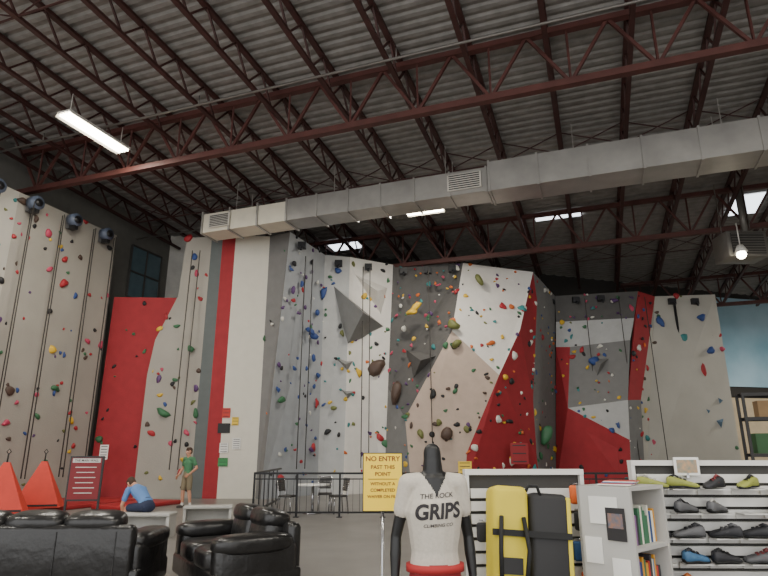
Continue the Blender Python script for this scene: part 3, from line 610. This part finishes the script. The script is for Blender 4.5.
for i in range(5): mb.box((-.1+.05*i,0,H_+.006+.004*i),(.16,.21,.006),i%3)
mb.obj('magazines',[pw,mat('mag_red',(170,60,50)),mat('mag_blue',(70,100,140))],loc=(1.64,4.26,.002),rotz=math.radians(57))
# ---------------------------------------------------------------- climbing shoes
def shoe(mb,M,c1,c2,so):
    sec=[(-.128,.016,.02,.06),(-.12,.028,.006,.088),(-.09,.034,.004,.096),(-.05,.035,.006,.085),(0,.037,.008,.072),(.045,.043,.002,.056),(.085,.042,-.002,.044),(.115,.028,-.002,.032),(.128,.012,.002,.022)]
    rings=[]
    for x,hw,z0,z1 in sec: rings.append([(x,hw*math.copysign(abs(math.cos(a))**.8,math.cos(a)),(z0+z1)/2+(z1-z0)/2*math.copysign(abs(math.sin(a))**.8,math.sin(a))) for a in[2*PI*k/12 for k in range(12)]])
    mb.loft(rings,c1,True,M)
    rings=[]
    for x,hw,z0,z1 in sec: rings.append([(x*1.02,(hw+.003)*math.cos(a),z0+.006+.009*math.sin(a)) for a in[2*PI*k/12 for k in range(12)]])
    mb.loft(rings,so,True,M)
    for x,z in((-.015,.078),(.02,.068)): mb.add([(x-.011,-.036,z-.03),(x+.011,-.037,z-.034),(x+.011,0,z+.006),(x-.011,0,z+.009),(x-.011,.036,z-.03),(x+.011,.037,z-.034)],[(0,1,2,3),(3,2,5,4)],c2,True,M)
    mb.tube([(-.1,0,.09),(-.06,0,.105),(-.03,0,.088)],.008,c2,6,True,M)
SH=[mat('shoe_%d'%i,c,.6) for i,c in enumerate([(40,40,44),(90,90,92),(200,110,50),(60,100,135),(140,145,65),(180,176,168),(120,46,48),(70,95,70)])]+[mat('shoe_rubber',(22,22,22),.6),mat('shoe_tray',(205,203,198),.3)]
mb=MB(); random.seed(11)
for r,z in enumerate((1.33,1.15,.97,.79,.61,.43,.25)):
    for k in range(8):
        x=-.86+k*.245+random.uniform(-.02,.02)
        if z in(.43,.61) and (abs(x+.47)<.16 or abs(x+.05)<.16): continue
        mb.box((x,-.09,z-.012),(.2,.13,.008),9); mb.box((x,-.028,z-.03),(.2,.01,.05),9)
        if random.random()<.08: continue
        c1=random.choice([0,0,0,1,1,2,3,4,5,6,7,0]); c2=random.choice([0,1,2,5,6,8]); an=random.choice([.45,PI-.5,PI-.3,.3,-.5,PI+.5])+random.uniform(-.2,.2)
        for j in(0,1):
            M=Matrix.Translation((x+(-.015 if j else .015),-.06-.075*j,z))@Matrix.Rotation(an,4,'Z')@Matrix.Scale(.9,4); shoe(mb,M,c1,c2,8)
mb.obj('climbing_shoe_collection',SH,loc=(3.0,4.93,0),rotz=-.03)
mb=MB(); mb.box((-.55,-.035,1.49),(.2,.01,.14),0); mb.box((-.55,-.042,1.49),(.16,.004,.1),1); mb.box((-.55,-.03,1.42),(.02,.02,.04),2)
mb.obj('brochure_holder',[pw,mat('flyer_photo2',(120,130,120),.5,rgb2=(190,150,110),vscale=25),chrome],loc=(3.0,4.93,0),rotz=-.03)
mb=MB()
for x,z in((-.47,.55),(-.05,.52)):
    rings=[]
    for j in range(7):
        a=j/6*PI/2*.97; rings.append([(x+.12*math.cos(a)*math.cos(2*PI*k/18),-.17+.13*math.cos(a)*math.sin(2*PI*k/18),z+.11*math.sin(a)) for k in range(18)])
    mb.loft(rings,0,True)
    for dx in(-.06,0,.06): mb.box((x+dx,-.22,z+.085),(.018,.12,.012),1)
mb.obj('climbing_helmets',[mat('helmet_black',(32,32,35),.35),mat('helmet_vent',(90,90,92),.5)],loc=(3.0,4.93,0),rotz=-.03)
# storage rack
mb=MB(); 
for x in(0,2.6):
    for y in(0,.7): mb.bar((x,y,0),(x,y,3.4),.08,.08,0)
for z in(.4,1.5,2.6,3.35):
    for y in(0,.7): mb.bar((0,y,z),(2.6,y,z),.07,.09,0)
    mb.box((1.3,.35,z+.05),(2.6,.7,.02),0)
for (x,z,w_,h,c) in((.5,.46,.7,.5,1),(1.4,.46,.8,.7,2),(.6,1.56,.8,.6,2),(1.6,1.56,.7,.45,1),(.7,2.66,.6,.5,1),(1.7,2.66,.9,.5,2)): mb.box((x,.35,z+.002+h/2),(w_,.5,h),c)
mb.obj('storage_rack',[mat('rack_dark',(48,46,46),.5),mat('box_card',(165,135,98),.8),mat('box_green',(70,110,72),.7)],loc=(11.35,18.6,0),rotz=-.3)
